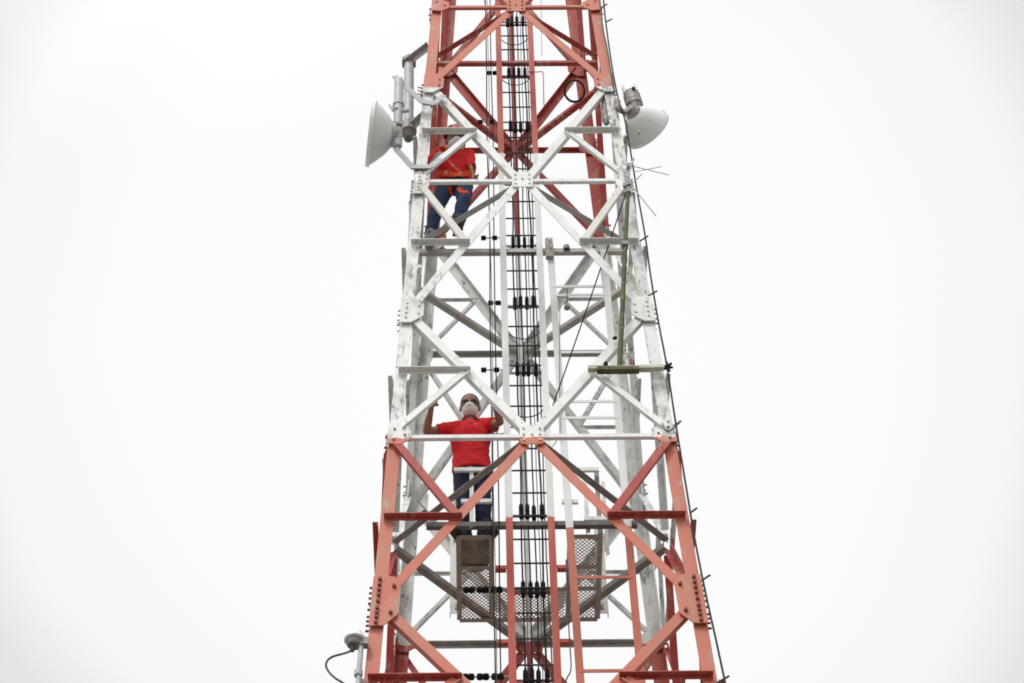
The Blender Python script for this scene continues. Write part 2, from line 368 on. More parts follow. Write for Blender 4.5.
# gusset plates: corner outlines (distance in from the leg edge, height above the level) and centre plates
def bolt(b, p, n, r=.012, h=.02, mi=1): b.lathe(p, n, [(0, r), (h, r), (h, .0)], 6, mi)
corner_out = {'G': [(-.004, -.19), (.10, -.19), (.205, -.09), (.205, .08), (.14, .19), (-.004, .19)],
              'B': [(-.004, -.285), (.108, -.285), (.205, -.17), (.21, .15), (.16, .27), (-.004, .27)],
              'H': [(-.004, -.10), (.10, -.12), (.19, -.05), (.19, .07), (.10, .14), (-.004, .14)],
              'S': [(-.004, -.24), (.105, -.24), (.15, -.10), (.15, .12), (.105, .20), (-.004, .20)]}
for f in range(4):
    n = NRM[f]
    for lv in ('G-1', 'H0', 'G0', 'H1', 'G1', 'H2', 'G2', 'H3'):
        z = H[lv]; kind = 'B' if lv == 'G2' else ('G' if lv[0] == 'G' else ('S' if lv == 'H1' else 'H'))
        inner = f == 2
        off = -.034 if inner else (-.026 if f in (1, 3) else .0262)
        for s in (-1, 1):
            poly = []
            for du, dz in corner_out[kind]:
                zz = z+dz; poly.append(fp(f, s*(hw(zz)-du), zz, off))
            b = MB(); b.prism(poly, n, .010)
            g_ = None
            rows = {'B': [-.26, -.20, -.15, -.10, -.02, .05, .11, .17, .23], 'G': [-.12, -.05, .03, .1], 'H': [-.06, .08], 'S': [-.19, -.13, -.07, -.01, .05, .11]}[kind]
            pts = [(.05, r_) for r_ in rows] + ([(.165, .15), (.155, -.15)] if kind == 'B' else [(.16, .06), (.16, -.06)] if kind == 'G' else [(.14, .0)] if kind == 'H' else [(.12, .02)])
            bn = n if not inner else -n
            po = off + (.010 if not inner else 0) if f not in (1, 3) else .0
            big = lv == 'G2' and f == 0
            P3 = [fp(f, s*(hw(z+dz)-du), z+dz, po) for du, dz in pts]
            if not big and f != 2 and not (lv in ('G0', 'H0') and f == 0):
                for p in P3: bolt(b, p, bn, .0105, .034 if f in (1, 3) else .012)
            if lv in ('G0', 'H0') and f == 0:
                for p in P3[-2:]: bolt(b, p, bn, .011, .012)
            g_ = b.build('gusset_plate', [face_mat(f) if f else (P_gus if lv == 'G2' else P_leg), M_bolt if z <= GZ else M_boltp if z >= H['G0'] else M_boltw], tower)
            if big:
                for p in P3:
                    bb = MB(); bolt(bb, p, bn, .0155, .024, 0); bb.build('bolt', M_bolt, g_)
    for lv in ('H-1', 'H0', 'H1', 'H2', 'H3'):
        z = H[lv]; inner = f == 2; off = -.036 if inner else .0262
        hh = {'H1': .135, 'H2': .125}.get(lv, .13); ww = .10 if not inner else .12
        poly = [fp(f, du, z+dz, off) for du, dz in ((-ww, -hh*.8), (-ww*.8, -hh), (ww*.8, -hh), (ww, -hh*.8), (ww, hh*.8), (ww*.8, hh), (-ww*.8, hh), (-ww, hh*.8))]
        b = MB(); b.prism(poly, n, .010)
        if f == 0:
            for du in (-.068, 0, .068):
                for dz in (-.08, 0, .08):
                    if du or not dz: bolt(b, fp(f, du, z+dz, off+.010), n, .011, .012)
        b.build('gusset_plate', [face_mat(f), M_boltp if z > H['G0'] else M_boltw], tower)

# post up the middle of the back face
b = MB(); a, c = fp(2, .0, H['H3'], -.07), fp(2, .0, H['H-1'], -.07)
b.angle(a, c, NRM[2], .055, -.04, off=0); b.build('centre_post', tower_paint('post_paint', GZ-.03, H['G0']-.02, DEEP, DEEP2, dirt=.3), tower)

# cross beams through the middle at the horizontal levels, and the flat bracing that carries them
Yb = -.215
for lv, x0, x1, hgt, mt in (('H0', -.90, .90, .045, P_back), ('H1', -1.02, 1.02, .06, M_beam), ('H2', -.90, .92, .055, M_black)):
    z = H[lv]; b = MB(); y0 = Yb-.035
    b.bar(V((x0, y0, z)), V((x1, y0, z)), V((0, 0, 1)), V((0, 1, 0)), -hgt/2, hgt/2, 0, .008)
    b.bar(V((x0, y0, z)), V((x1, y0, z)), V((0, 0, 1)), V((0, 1, 0)), -hgt/2+.001, -hgt/2+.009, .008, .05)
    b.bar(V((x0, y0, z)), V((x1, y0, z)), V((0, 0, 1)), V((0, 1, 0)), hgt/2-.009, hgt/2-.001, .008, .05)
    b.build('cross_beam', mt, tower)
UPZ = V((0, 0, 1))
for lv, y1, y2, mt in (('H0', 57, 92, P_back), ('H1', 243, 290, M_beam), ('H2', 541, 548, M_dgrey)):
    z = H[lv]
    for s in (-1, 1):
        e1 = onZ(430, y1, z); e2 = onZ(430, y2, z)
        A = V((s*.06, -hw(z)*1.0127+.03, z-.018)); B = V((s*(hw(z)-.02), e1.y, z-.018))
        b = MB(); b.angle(A, B, UPZ, .06, .05, off=-.004+jit(), edge=s); b.build('plan_brace', mt, tower)
        A = V((s*.06, hw(z)*1.0127-.03, z-.018)); B = V((s*(hw(z)-.02), e2.y, z-.018))
        b = MB(); b.angle(A, B, UPZ, .065, .05, off=-.016-jit(), edge=-s); b.build('plan_brace', mt if lv != 'H1' else M_beam, tower)

# ------------------------------------------------------------------ climbing ladder with hoops, on the cross beams
YL = -.29
LX0, LX1 = -.185, .175
lad = thing('climbing_ladder', (0, YL, 0), 'narrow vertical ladder with dark rungs up the middle of the tower', 'ladder')
LT = GZ+10.5
for x in (LX0, LX1):
    b = MB()
    b.bar(V((x, YL, 0)), V((x, YL, LT)), V((1, 0, 0)), V((0, 1, 0)), -.031, .031, 0, .008)
    s = 1 if x < 0 else -1
    b.bar(V((x, YL, 0)), V((x, YL, LT)), V((1, 0, 0)), V((0, 1, 0)), (-.031 if s > 0 else .023), (-.023 if s > 0 else .031), .008, .06)
    b.build('rail', P_lad, lad)
k = 0; z = GZ-3.2
while z < GZ+9.6:
    b = MB(); b.tube([(LX0, YL+.025, z), (LX1, YL+.025, z)], .0085, 8); b.build('rung', M_rung, lad); z += .298
for py in (40, 80, 245, 333, 411):
    zz = onY(520, py-8, YL+.03).z; b = MB()
    b.tube([V(((LX0+LX1)/2 - .18*math.cos(math.pi*i/14), YL+.03+.17*math.sin(math.pi*i/14), zz)) for i in range(15)], .006, 6)
    b.build('hoop', M_rung, lad)

for py in (565, 639):                          # short stand-off tabs on the outer sides of the rails
    for x, s in ((LX0, -1), (LX1, 1)):
        zz = onY(520, py, YL).z; b = MB(); b.bar(V((x+s*.032, YL+.02, zz)), V((x+s*.125, YL+.02, zz)), UPZ, V((0, 1, 0)), -.02, .02, 0, .008); b.bar(V((x+s*.035, YL+.02, zz)), V((x+s*.125, YL+.02, zz)), UPZ, V((0, 1, 0)), -.02, -.012, .008, .05); b.build('tab', P_lad, lad)
# feeder cables inside the ladder, each with its rubber clamps
rows = [22, 73, 127, 243, 303, 370, 513, 590, 678]
cable_x = [(-.080, .0075, M_cable), (-.024, .0065, M_cable), (.032, .0065, M_cable), (.094, .0085, M_cable), (.126, .006, M_greycable), (-.055, .004, M_greycable), (.062, .004, M_greycable)]
names = ['leftmost black feeder cable between the ladder rails', 'second black feeder cable from the left between the ladder rails',
         'third black feeder cable from the left between the ladder rails', 'black feeder cable with clamps closest to the right ladder rail',
         'thin grey cable without clamps beside the right ladder rail', 'thin grey cable between the two leftmost clamped feeders', 'thin grey cable at the middle of the ladder between clamped feeders']
YC = YL+.055
for ci, (cx, cr_, mt) in enumerate(cable_x):
    t = thing('feeder_cable', (cx, YC, 0), names[ci], 'cable', 'cables running up inside the ladder')
    pts = []; z = .5
    while z < GZ+10.6:
        pts.append(V((cx+.016*noise.noise(V((ci*7.1, 0, z*.7)))+.004*noise.noise(V((ci*3.7, 5, z*2.2))), YC, z))); z += .25
    b = MB(); b.tube(pts, cr_, 8); b.build('jacket', mt, t, True)
    if ci < 4:
        for ry in rows:
            c = onY(520, ry, YC); b = MB(); zz = c.z + random.uniform(-.015, .015); hx = .019 if ry not in (243,) else .017
            cxx = cx+.016*noise.noise(V((ci*7.1, 0, zz*.7)))
            b.box((cxx, YC, zz), 2*hx, .055, .12); b.box((cxx, YC-.006, zz+.068), hx*1.3, .035, .03); b.box((cxx, YC-.004, zz-.07), hx*1.4, .035, .03)
            b.lathe((cxx, YC-.025, zz), (0, -1, 0), [(0, .008), (.012, .008), (.012, 0)], 6)
            b.build('clamp', M_clamp, t)
for ry in rows:                                # bracket bars carrying the clamps: parts of the ladder
    c = onY(520, ry+3, YC+.03); b = MB(); b.bar(V((LX0, YC+.03, c.z)), V((LX1, YC+.03, c.z)), UPZ, V((0, 1, 0)), -.018, .018, 0, .006)
    b.build('clamp_bar', M_galv if 160 < ry < 530 else P_lad, lad)

# insulated cables and stand-off insulators at the left of the ladder
for ci, (x0, x1, yy, mt, nm, r_) in enumerate(((481.5, 499.5, -.30, M_cable, 'thin black cable hanging farthest left of the ladder', .007), (487, 505, -.27, M_cable, 'thin black cable hanging close to the left ladder rail', .0065), (466+21, 497.5, -.33, M_greycable, 'very thin grey wire hanging between the side cables left of the ladder', .004))):
    xw = onY((x0+x1)/2, 341, yy).x
    b = MB(); pts = []; z = GZ-3.6
    while z < GZ+10.4:
        pts.append(V((xw+.018*noise.noise(V((ci*5.3+1, 2, z*.45))), yy, z))); z += .3
    b.tube(pts, r_, 6); o = b.build('hanging_cable', mt, None, True, loc=V((xw, yy, GZ-3.6))); tag(o, nm, 'cable', 'cables hanging left of the ladder')
ins = [(73, 487, 500, 'left of the ladder near the top of the picture'), (122, 478, 500, 'level with the red helmet'), (238, 481, 500, 'level with the boots of the upper worker'), (303, 488, 501, 'left of the ladder in the open white bay'), (370, 481, 503, 'just above the head of the lower worker'), (436, 492, 505, 'beside the right sleeve of the lower worker'), (590, 463, 510, 'under the platform grating'), (677, 462, 512, 'at the bottom edge of the picture')]
for py, xa, xb, nm in ins:
    A, B = onY(xa, py, YL+.03), onY(xb+3, py, YL+.03); B.z = A.z; B.x = LX0+.02
    t = thing('standoff_insulator', A, 'black barrel insulator arm '+nm, 'insulator', 'stand-off insulators left of the ladder')
    b = MB(); b.tube([A, B], .007, 8); b.build('rod', M_galv, t)
    ln = (B-A).length; d = (B-A).normalized()
    nb = 3 if ln > .3 else (2 if ln > .1 else 1)
    rr = .03 if py > 560 else .026; bl = .10 if py > 560 else .05
    for i in range(nb):
        c = A + d*(bl*.5 + i*(ln-bl*1.2)/max(nb-.4, 1))
        b = MB(); b.lathe(c-d*bl/2, d, [(0, 0), (0, rr*.75), (bl*.15, rr), (bl*.42, rr), (bl*.46, rr*.8), (bl*.54, rr*.8), (bl*.58, rr), (bl*.85, rr), (bl, rr*.75), (bl, 0)], 12)
        b.build('barrel', M_clamp, t, True)

# ------------------------------------------------------------------ light cable tray at the right of the ladder
YT = -.26
tray = thing('cable_tray', (onY(581, 680, YT).x, YT, GZ-3.0), 'wide white and red cable tray with few rungs right of the ladder', 'cable tray')
LA, LB = onY(549.5, 238, YT), onY(580.5, 683, YT); RA, RB = onY(603.5, 250, YT), onY(641.5, 683, YT)
def ext(a, b, k): return b+(b-a)*k
for a, c in ((LA, ext(LA, LB, 1.2)), (RA, ext(RA, RB, 1.2))):
    b = MB(); b.angle(a, c, NRM[0], .066, -.04); b.build('rail', P_tray, tray)
for py in (298, 308, 373, 426, 443, 595, 674):
    f_ = (py-238)/445; g_ = (py-250)/433
    a = LA.lerp(LB, f_); c = RA.lerp(RB, g_); c.z = a.z
    b = MB(); b.bar(a, c, UPZ, V((0, 1, 0)), -.017, .017, -.012, -.004); b.build('rung', P_tray, tray)

# ------------------------------------------------------------------ maintenance platform round the ladder
PZ = GZ-.06
pl = thing('maintenance_platform', (0, .3, PZ), 'brown expanded metal platform with white edge angles behind the ladder', 'platform')
def zp(x, y): return onZ(x, y, PZ)
yN, yF = zp(475, 536).y, zp(475, 619).y
xl0, xl1 = zp(459, 575).x, zp(491.5, 575).x; xr0, xr1 = zp(569, 575).x, zp(599, 575).x; yM = zp(530, 588).y
def grating(b, x0, x1, y0, y1, p=.0275, wd=.0078):
    # expanded metal: two crossing families of slanting strands, clipped to the rectangle
    for sgn in (1, -1):
        dx, dy = 1.0, sgn*1.05; c = -12
        kmin = min(y0-sgn*1.05*x0, y0-sgn*1.05*x1); kmax = max(y1-sgn*1.05*x0, y1-sgn*1.05*x1)
        k_ = kmin
        while k_ < kmax:
            pts = []
            for xx in (x0, x1):
                yy = k_+sgn*1.05*xx
                if y0 <= yy <= y1: pts.append(V((xx, yy, PZ)))
            for yy in (y0, y1):
                xx = (yy-k_)/(sgn*1.05)
                if x0 < xx < x1: pts.append(V((xx, yy, PZ)))
            if len(pts) >= 2 and (pts[0]-pts[1]).length > .01:
                a, c_ = pts[0], pts[1]; d = (c_-a).normalized(); v = UPZ.cross(d)
                b.bar(a, c_, v, UPZ, -wd/2, wd/2, 0 if sgn > 0 else .0045, .004 if sgn > 0 else .0085)
            k_ += p*1.45
b = MB(); grating(b, xl0, xl1, yN, yF); b.build('grating', M_brown, pl)
b = MB(); grating(b, xr0, xr1, yN, yF); b.build('grating', M_brown, pl)
b = MB(); grating(b, xl1+.03, xr0-.03, yM, yF); b.build('grating', M_brown, pl)
fr = []
for x in (xl0, xl1, xr0, xr1): fr.append((V((x, yN, PZ-.004)), V((x, yF, PZ-.004))))
for y in (yF,): fr.append((V((xl0, y, PZ-.012)), V((xr1, y, PZ-.012))))
fr.append((V((xl1, yM, PZ-.012)), V((xr0, yM, PZ-.012))))
for x0_, x1_ in ((xl0, xl1), (xr0, xr1)):
    for y in (yN, yN+(yF-yN)*.36, yN+(yF-yN)*.62): fr.append((V((x0_, y, PZ-.012)), V((x1_, y, PZ-.012))))
for a, c in fr:
    b = MB(); b.angle(a, c, UPZ, .045, .035, t=.006, off=-.008-jit()); b.build('frame_bar', M_brown, pl)
M_edge = P_wht
# guard rails of the platform
YR = Yb-.045
def rail(px0, px1, py, Y, r=.014, nm='guard_rail', mt=M_edge):
    a, c = onY(px0, py, Y), onY(px1, py, Y); c.z = a.z; b = MB(); b.bar(a, c, UPZ, V((0, 1, 0)), -.022, .022, -.012, .012); return b.build(nm, mt, pl)
def post(px, py, Y, z1, wd=.018, mt=M_edge, x1=None):
    a = onY(px, py, Y); c = V((a.x, Y, z1)); b = MB(); b.bar(c, a, V((1, 0, 0)), V((0, 1, 0)), -wd, wd, .013, .022); b.bar(c, a, V((1, 0, 0)), V((0, 1, 0)), -wd, -wd+.007, .022, .05); return b.build('guard_post', mt, pl)
rail(454, 487, 470, YR); rail(461, 492, 501.5, YR); post(471.5, 465, YR, GZ-.03)
post(455, 480, -.1, GZ-.06, .015)
rail(578, 599, 470, YR+.05, mt=M_edge); rail(562, 578, 502, YR+.03); post(585, 474, YR+.06, GZ-.05); post(596.5, 470, YR+.09, GZ-.05, .02, M_dgrey); post(603, 480, .05, GZ-.06, .015)
rail(584, 612, 519, YR+.06)
for px, s in ((454.5, -1), (604, 1)):       # tall corner posts at the far end
    a = onZ(px, 613, PZ-.03); c = V((a.x, a.y, PZ+1.08)); b = MB()
    b.bar(a, c, V((1, 0, 0)), V((0, 1, 0)), -.042, .042, 0, .008); b.bar(a, c, V((1, 0, 0)), V((0, 1, 0)), *((.034, .042) if s > 0 else (-.042, -.034)), .008, .06)
    b.build('guard_post', P_wht, pl)
    for zz in (PZ+.05, PZ+.95):
        b = MB(); b.bar(V((a.x+s*.0, a.y-.012, zz)), V((a.x-s*.10, a.y-.012, zz)), UPZ, V((0, 1, 0)), -.03, .03, 0, .008); bolt(b, V((a.x-s*.03, a.y-.012, zz)), V((0, -1, 0)), .014, .016, 0); b.build('bracket', M_beam, pl)
# bundle lying on the left arm of the platform
c = onZ(475, 560, PZ+.01); c.z = PZ+.07
M_bag = plain('brown_canvas', (.26, .20, .16), (.33, .26, .21), .9, 0, 14, stain=(.33, .29, .25), bump=.4)
b = MB(); b.ball(c, V((.145, 0, 0)), V((0, .20, 0)), V((0, 0, .065)), 20); b.ball(c+V((0, -.02, .04)), V((.10, 0, 0)), V((0, .10, 0)), V((0, 0, .055)), 16)
o = remeshed(b, 'tool_bag', M_bag, None, .012, 3, .006, 16); tag(o, 'round brown canvas bundle lying on the left arm of the platform', 'bag')
b = MB(); b.tube([onZ(475, 560, PZ+.012)+V((.125*math.cos(t_), -.01+.135*math.sin(t_), 0)) for t_ in [i*.12 for i in range(-9, 13)]], .006, 6)
o2 = b.build('rope_end', plain('pale_rope', (.55, .5, .44), (.62, .58, .5), .9, 0, 40), None, True); tag(o2, 'pale rope curled under the brown bundle on the platform', 'rope')

# ------------------------------------------------------------------ mount pipes and dishes
YM_ = -1.16
def pipe(pa, pb, Y, r): return onY(*pa, Y), onY(*pb, Y), r
mp = thing('antenna_mount', onY(409, 140, -.95), 'grey galvanised twin pipe mount clamped to the left tower leg behind the left dish', 'antenna mount')
A, B = onY(409, 62, -.72), onY(408.5, 133, -.72); b = MB()
b.lathe(A, B-A, [(0, 0), (0, .052), ((B-A).length, .052), ((B-A).length, 0)], 20); b.build('back_pipe', M_galv, mp, True)
b = MB(); b.lathe(A-(B-A).normalized()*.03, B-A, [(0, 0), (0, .085), (.07, .085), (.07, .06), (.12, .058)], 6); b.build('pipe_clamp', M_dgrey, mp)
b = MB(); b.lathe(A+(B-A)*.88, B-A, [(0, .058), (0, .075), (.10, .085), (.16, .085), (.16, .055), (.20, .05), (.20, 0)], 12); b.build('pipe_clamp', M_dgrey, mp)
b = MB(); b.lathe(onY(408.5, 137, -.76), V((0, -.4, -1)), [(0, .045), (.05, .05), (.05, .03), (0.03, .028), (.03, 0)], 16); b.build('pipe_socket', M_dgrey, mp)
for pa, pb in (((409, 63), (430, 47)), ((411, 129), (430, 113))):
    a = onY(*pa, -.74); c = onY(*pb, -.84); b = MB(); b.angle(a, c, NRM[0], .075, .05, t=.01); b.build('strut', M_galv, mp)
C0, C1 = onY(399, 80, YM_), onY(397.5, 147, YM_); b = MB()
b.lathe(C0, C1-C0, [(0, 0), (0, .043), (.02, .047), ((C1-C0).length-.02, .047), ((C1-C0).length, .036), ((C1-C0).length, 0)], 20); b.build('front_pipe', M_galv, mp, True)
b = MB(); b.lathe(C0.lerp(C1, .36), C1-C0, [(0, .048), (0, .058), (.05, .058), (.05, .048)], 20); b.build('pipe_clamp', M_galv, mp)
# triangular strap frames round the leg
for (p1, p2, p3, p4) in (((395, 77), (422, 102), (434, 104), (443, 96)), ((396, 149), (412, 167), (431, 167), (443, 156))):
    yy = [YM_, -1.12, -1.12, -1.06]
    Q = [onY(p[0], p[1], y) for p, y in zip((p1, p2, p3, p4), yy)]
    for a, c in zip(Q[:-1], Q[1:]):
        b = MB(); dd = (c-a).normalized()*.012; b.angle(a-dd, c+dd, NRM[0], .062, -.05, t=.008, off=jit()); b.build('strap', M_galv, mp)
b = MB()
for i in range(5): a = onY(423, 88+i*3.2, -1.06); b.tube([a, a+V((-.055, 0, .012))], .009, 6)
b.build('u_bolt', M_galv, mp)

def dish(cpx, Y, D, axis, depth, label, name='parabolic_dish', flat=False):
    c = onY(cpx[0], cpx[1], Y); axis = axis.normalized(); r = D/2
    t = thing(name, c, label, 'dish antenna', 'parabolic dishes on the tower')
    prof = [(-depth, .0), (-depth, .13*r/.33), (-depth*.93, .15*r/.33)]
    for i in range(1, 13):
        u = .15/.33 + (1-.15/.33)*i/12; prof.append((-depth*(1-((u-.15/.33)/(1-.15/.33))**1.25)*.93, r*u))
    prof += [(.012, r*1.0)]
    b = MB(); b.lathe(c, axis, prof, 48); b.build('reflector', M_dishback, t, True)
    b = MB(); b.lathe(c, axis, [(-.012, r*1.001), (-.012, r*1.03), (.028, r*1.03), (.028, r*1.0), (.012, r*.985)], 48); b.build('rim', M_dish, t, True)
    b = MB(); b.lathe(c, axis, [(.014, r*.99), (.024, r*.7), (.03, 0)], 48); b.build('radome', M_dish, t, True)
    return t, c, axis
ax1 = -rt*.99 + up*.105 - fw*.055
t, c, ax = dish((371.5, 133), YM_-.02, .66, ax1, .20, 'white parabolic dish seen edge on, facing left off the left tower leg')
b = MB(); hub = c-ax*.20
b.lathe(hub, -ax, [(0, .125), (.035, .12), (.035, .085), (.06, .08), (.06, 0)], 24); b.build('hub', M_galv, t, True)
b = MB(); b.obox(hub-ax*.045, ax*.03, UPZ*.10, ax.cross(UPZ).normalized()*.06); b.obox(hub-ax*.05+UPZ*.13, ax*.045, UPZ*.02, ax.cross(UPZ).normalized()*.075); b.build('mount_bracket', M_dgrey, t)
b = MB(); p_ = onY(391, 108, YM_-.05); b.tube([p_+V((-.015, 0, .05)), p_+V((.02, 0, -.05))], .013, 8); b.tube([p_+V((0, 0, 0)), p_+V((.07, 0, .0))], .01, 8)
p_ = onY(407, 111, YM_-.03); b.tube([p_+V((-.05, 0, 0)), p_+V((.02, 0, .01))], .022, 10); b.build('adjuster', M_galv, t)
ax2 = rt*.62 - up*.66 + fw*.42
t, c, ax = dish((647, 129), -.95, .50, ax2, .225, 'white parabolic dish seen from behind, facing away to the right of the tower')
hub = c-ax*.225
b = MB(); b.lathe(hub, -ax, [(-.01, .085), (.03, .08), (.03, .06), (.08, .055), (.08, 0)], 20); b.build('hub', M_unit, t, True)
u1, u2 = onY(636, 110, -1.0), onY(629.5, 89, -1.02); dd = (u2-u1)
b = MB(); b.lathe(u1-dd*.08, dd, [(0, .03), (0, .06), (.10, .075), (.10, .088), (dd.length*.75, .088), (dd.length*.75, .075), (dd.length*.95, .075), (dd.length*1.05, .06), (dd.length*1.05, 0)], 14); b.build('radio_unit', M_unit, t, True)
b = MB(); b.lathe(u2+dd*.02, dd, [(-.10, .079), (.02, .079), (.05, .055), (.05, 0)], 14); b.build('unit_cap', M_dish, t, True)
p_ = onY(633.5, 89, -1.1); b = MB(); b.box(p_, .03, .03, .045); b.build('connector', M_clamp, t)
b = MB(); p_ = onY(627, 113, -.98); q_ = onY(634, 116, -.97); b.tube([p_, q_], .045, 10); b.tube([onY(615, 108, -.98), p_], .03, 10); b.build('mount_arm', M_unit, t, True)
b = MB(); p_ = c-ax*.13+(-fw)*.2; q = onY(639, 132, -1.14); b.box(q, .02, .02, .05); b.build('drain_plug', M_dgrey, t)
b = MB()
for (x0, y0, x1, y1) in ((604.5, 97, 606.5, 124),):
    a, c2 = onY(x0, y0, -.93), onY(x1, y1, -.93); L = (c2-a).length
    b.lathe(a, c2-a, [(0, 0), (0, .025), (L*.1, .04), (L*.45, .044), (L*.5, .036), (L*.55, .046), (L*.9, .042), (L, .025), (L, 0)], 14)
o = b.build('cable_bushing', M_unit, None, True); tag(o, 'long mottled grey bushing on the inner side of the upper right leg', 'bushing')
b = MB(); a, c2 = onY(617, 99, -1.09), onY(617.5, 110, -1.09); L = (c2-a).length
b.lathe(a, c2-a, [(0, 0), (0, .02), (L*.2, .036), (L*.8, .036), (L, .02), (L, 0)], 12)
o = b.build('cable_bushing', M_unit, None, True); tag(o, 'short grey bushing on the upper right leg beside the radio unit', 'bushing')

# ------------------------------------------------------------------ olive side mast on the right, its cross bar and stay wire
YS = -1.27
m_ = thing('side_mast', onY(620, 370, YS), 'olive stained T shaped mast leaning on the right of the white bay', 'mast')
A, B = onY(628, 190, YS), onY(619.5, 370, YS)
b = MB(); b.tube([A, A.lerp(B, .3), A.lerp(B, .62), B], [.019, .02, .022, .023], 12); b.build('pole', M_olive, m_, True)
b = MB(); a, c = onY(588, 369.5, YS-.01), onY(664, 367.5, YS-.01); c.z = a.z+.012; b.bar(a, c, UPZ, V((0, 1, 0)), -.016, .016, -.025, .02)
b.build('cross_bar', plain('stained_bar', (.36, .35, .22), (.5, .49, .4), .7, .1, 5, stain=(.15, .14, .06)), m_)
b = MB(); a, c = onY(597, 370.5, YS-.015), onY(639, 370.5, YS-.015); c.z = a.z; b.bar(a, c, UPZ, V((0, 1, 0)), -.021, .021, -.032, .026); b.build('sleeve', M_olive, m_)
for px, py, mt in ((606, 366, M_clamp), (632.5, 364, M_bolt)):
    p_ = onY(px, py, YS-.02); b = MB(); b.lathe(p_-UPZ*.04, UPZ, [(0, .012), (.03, .018), (.07, .02), (.095, .012), (.1, 0)], 10); b.build('stud', mt, m_, True)
b = MB(); p_ = onY(628, 191, YS); b.box(p_, .05, .055, .08); b.box(p_+V((-.03, -.03, .05)), .03, .035, .05); b.build('top_clamp', M_dgrey, m_)
b = MB(); p_ = onY(625, 245, YS); b.box(p_, .06, .07, .05); b.build('mid_clamp', M_dgrey, m_)
b = MB(); p_ = onY(667, 367, YS); b.tube([p_+V((-.05, 0, .02)), p_+V((.05, 0, -.01))], .012, 6); b.tube([p_+V((-.02, 0, -.03)), p_+V((.04, 0, .05))], .012, 6); b.tube([p_+V((.0, -.02, .04)), p_+V((.02, 0, -.06))], .01, 6); b.build('end_fitting', M_clamp, m_)
A, B = onY(626, 193, YS), onY(542, 436, -.5); b = MB(); b.tube([A.lerp(B, i/20)-UPZ*(.03*math.sin(math.pi*i/20)) for i in range(21)], .0065, 6)
o = b.build('stay_wire', M_cable, None, True); tag(o, 'black stay wire slanting from the olive mast down to the ladder', 'wire')

# small whip antenna of thin rods on the right leg
p_ = onY(637, 178, -1.13)
wa = thing('whip_antenna', p_, 'small antenna of thin pale rods sticking out right of the white leg', 'antenna')
for (x0, y0, x1, y1), r_ in (((624, 164, 669, 175), .005), ((623, 175, 656, 216), .006), ((634, 172, 662, 166.5), .004), ((626, 182, 634, 158), .009), ((634, 182, 642, 174), .006)):
    b = MB(); b.tube([onY(x0, y0, -1.13), onY(x1, y1, -1.16)], r_, 6); b.build('rod', M_galv, wa)
b = MB(); b.box(onY(629, 166, -1.13), .045, .04, .06); b.box(onY(630, 184, -1.13), .04, .04, .05); b.build('rod_clamp', M_dgrey, wa)

# cable down the outside of the right leg with its stand-off clips
cp = [(601, -30), (605, 15), (611, 60), (617.5, 95), (626, 125), (636, 185), (645, 235), (650.5, 275), (659, 325), (667, 367), (676, 425), (685, 480), (695, 540), (706, 595), (716, 640), (730, 705)]
lc = thing('leg_cable', onF(716, 640), 'long black cable running down the outside of the right front leg', 'cable')
pts = bez([onY(x, y, -hw(onF(x, y).z)*1.0127-.03) for x, y in cp], 8)
b = MB(); b.tube(pts, .0085, 8); b.build('jacket', plain('dark_grey_cable', (.03, .03, .03), (.05, .05, .05), .7, spec=.15), lc, True)
for (x0, y0, x1, y1) in ((601, 8, 607, 4), (648, 296, 657, 291), (672, 427, 681, 421), (690, 513, 697, 508), (701, 581, 710, 575), (717, 683, 729, 676), (640, 241, 648, 236), (606, 22, 612, 19)):
    b = MB(); b.tube([onF(x0, y0, .03), onF(x1, y1, .03)], .0085, 6); b.build('clip', M_rung, lc)
pts = bez([onY(x, y, -hw(onF(x, y).z)*1.0127-.05) for x, y in ((598, -20), (602.5, 25), (607, 48), (611.5, 75), (614, 92))], 8)
b = MB(); b.tube(pts, .008, 6); o = b.build('upper_cable', M_greycable, None, True); tag(o, 'short dark cable along the top of the right leg ending at the radio unit', 'cable')
b = MB(); b.tube(bez([onF(663, 428, .03), onF(669, 431, .05), onF(675, 427, .06), onF(680, 422, .04)], 6), .007, 6)
o = b.build('loose_wire', M_greycable, None, True); tag(o, 'loose grey wire sagging at the right end of the white horizontal brace', 'wire')

# coil of black cable hung in the red bay
c = onY(574.5, 91, -.35); b = MB(); seg = 40
ex_, ey_ = rt, (up*.96+fw*.25)
for kk, (ro, oo) in enumerate(((.125, 0), (.12, .012), (.13, -.012), (.122, .02))):
    b.tube([c - fw*oo + ex_*(ro*.86*math.cos(2*math.pi*i/seg+kk)) + ey_*(ro*1.0*math.sin(2*math.pi*i/seg+kk)) for i in range(seg+1)], .008, 6)
o = b.build('cable_coil', M_cable, None, True); tag(o, 'round coil of black cable hanging in the red bay at upper right', 'cable coil')

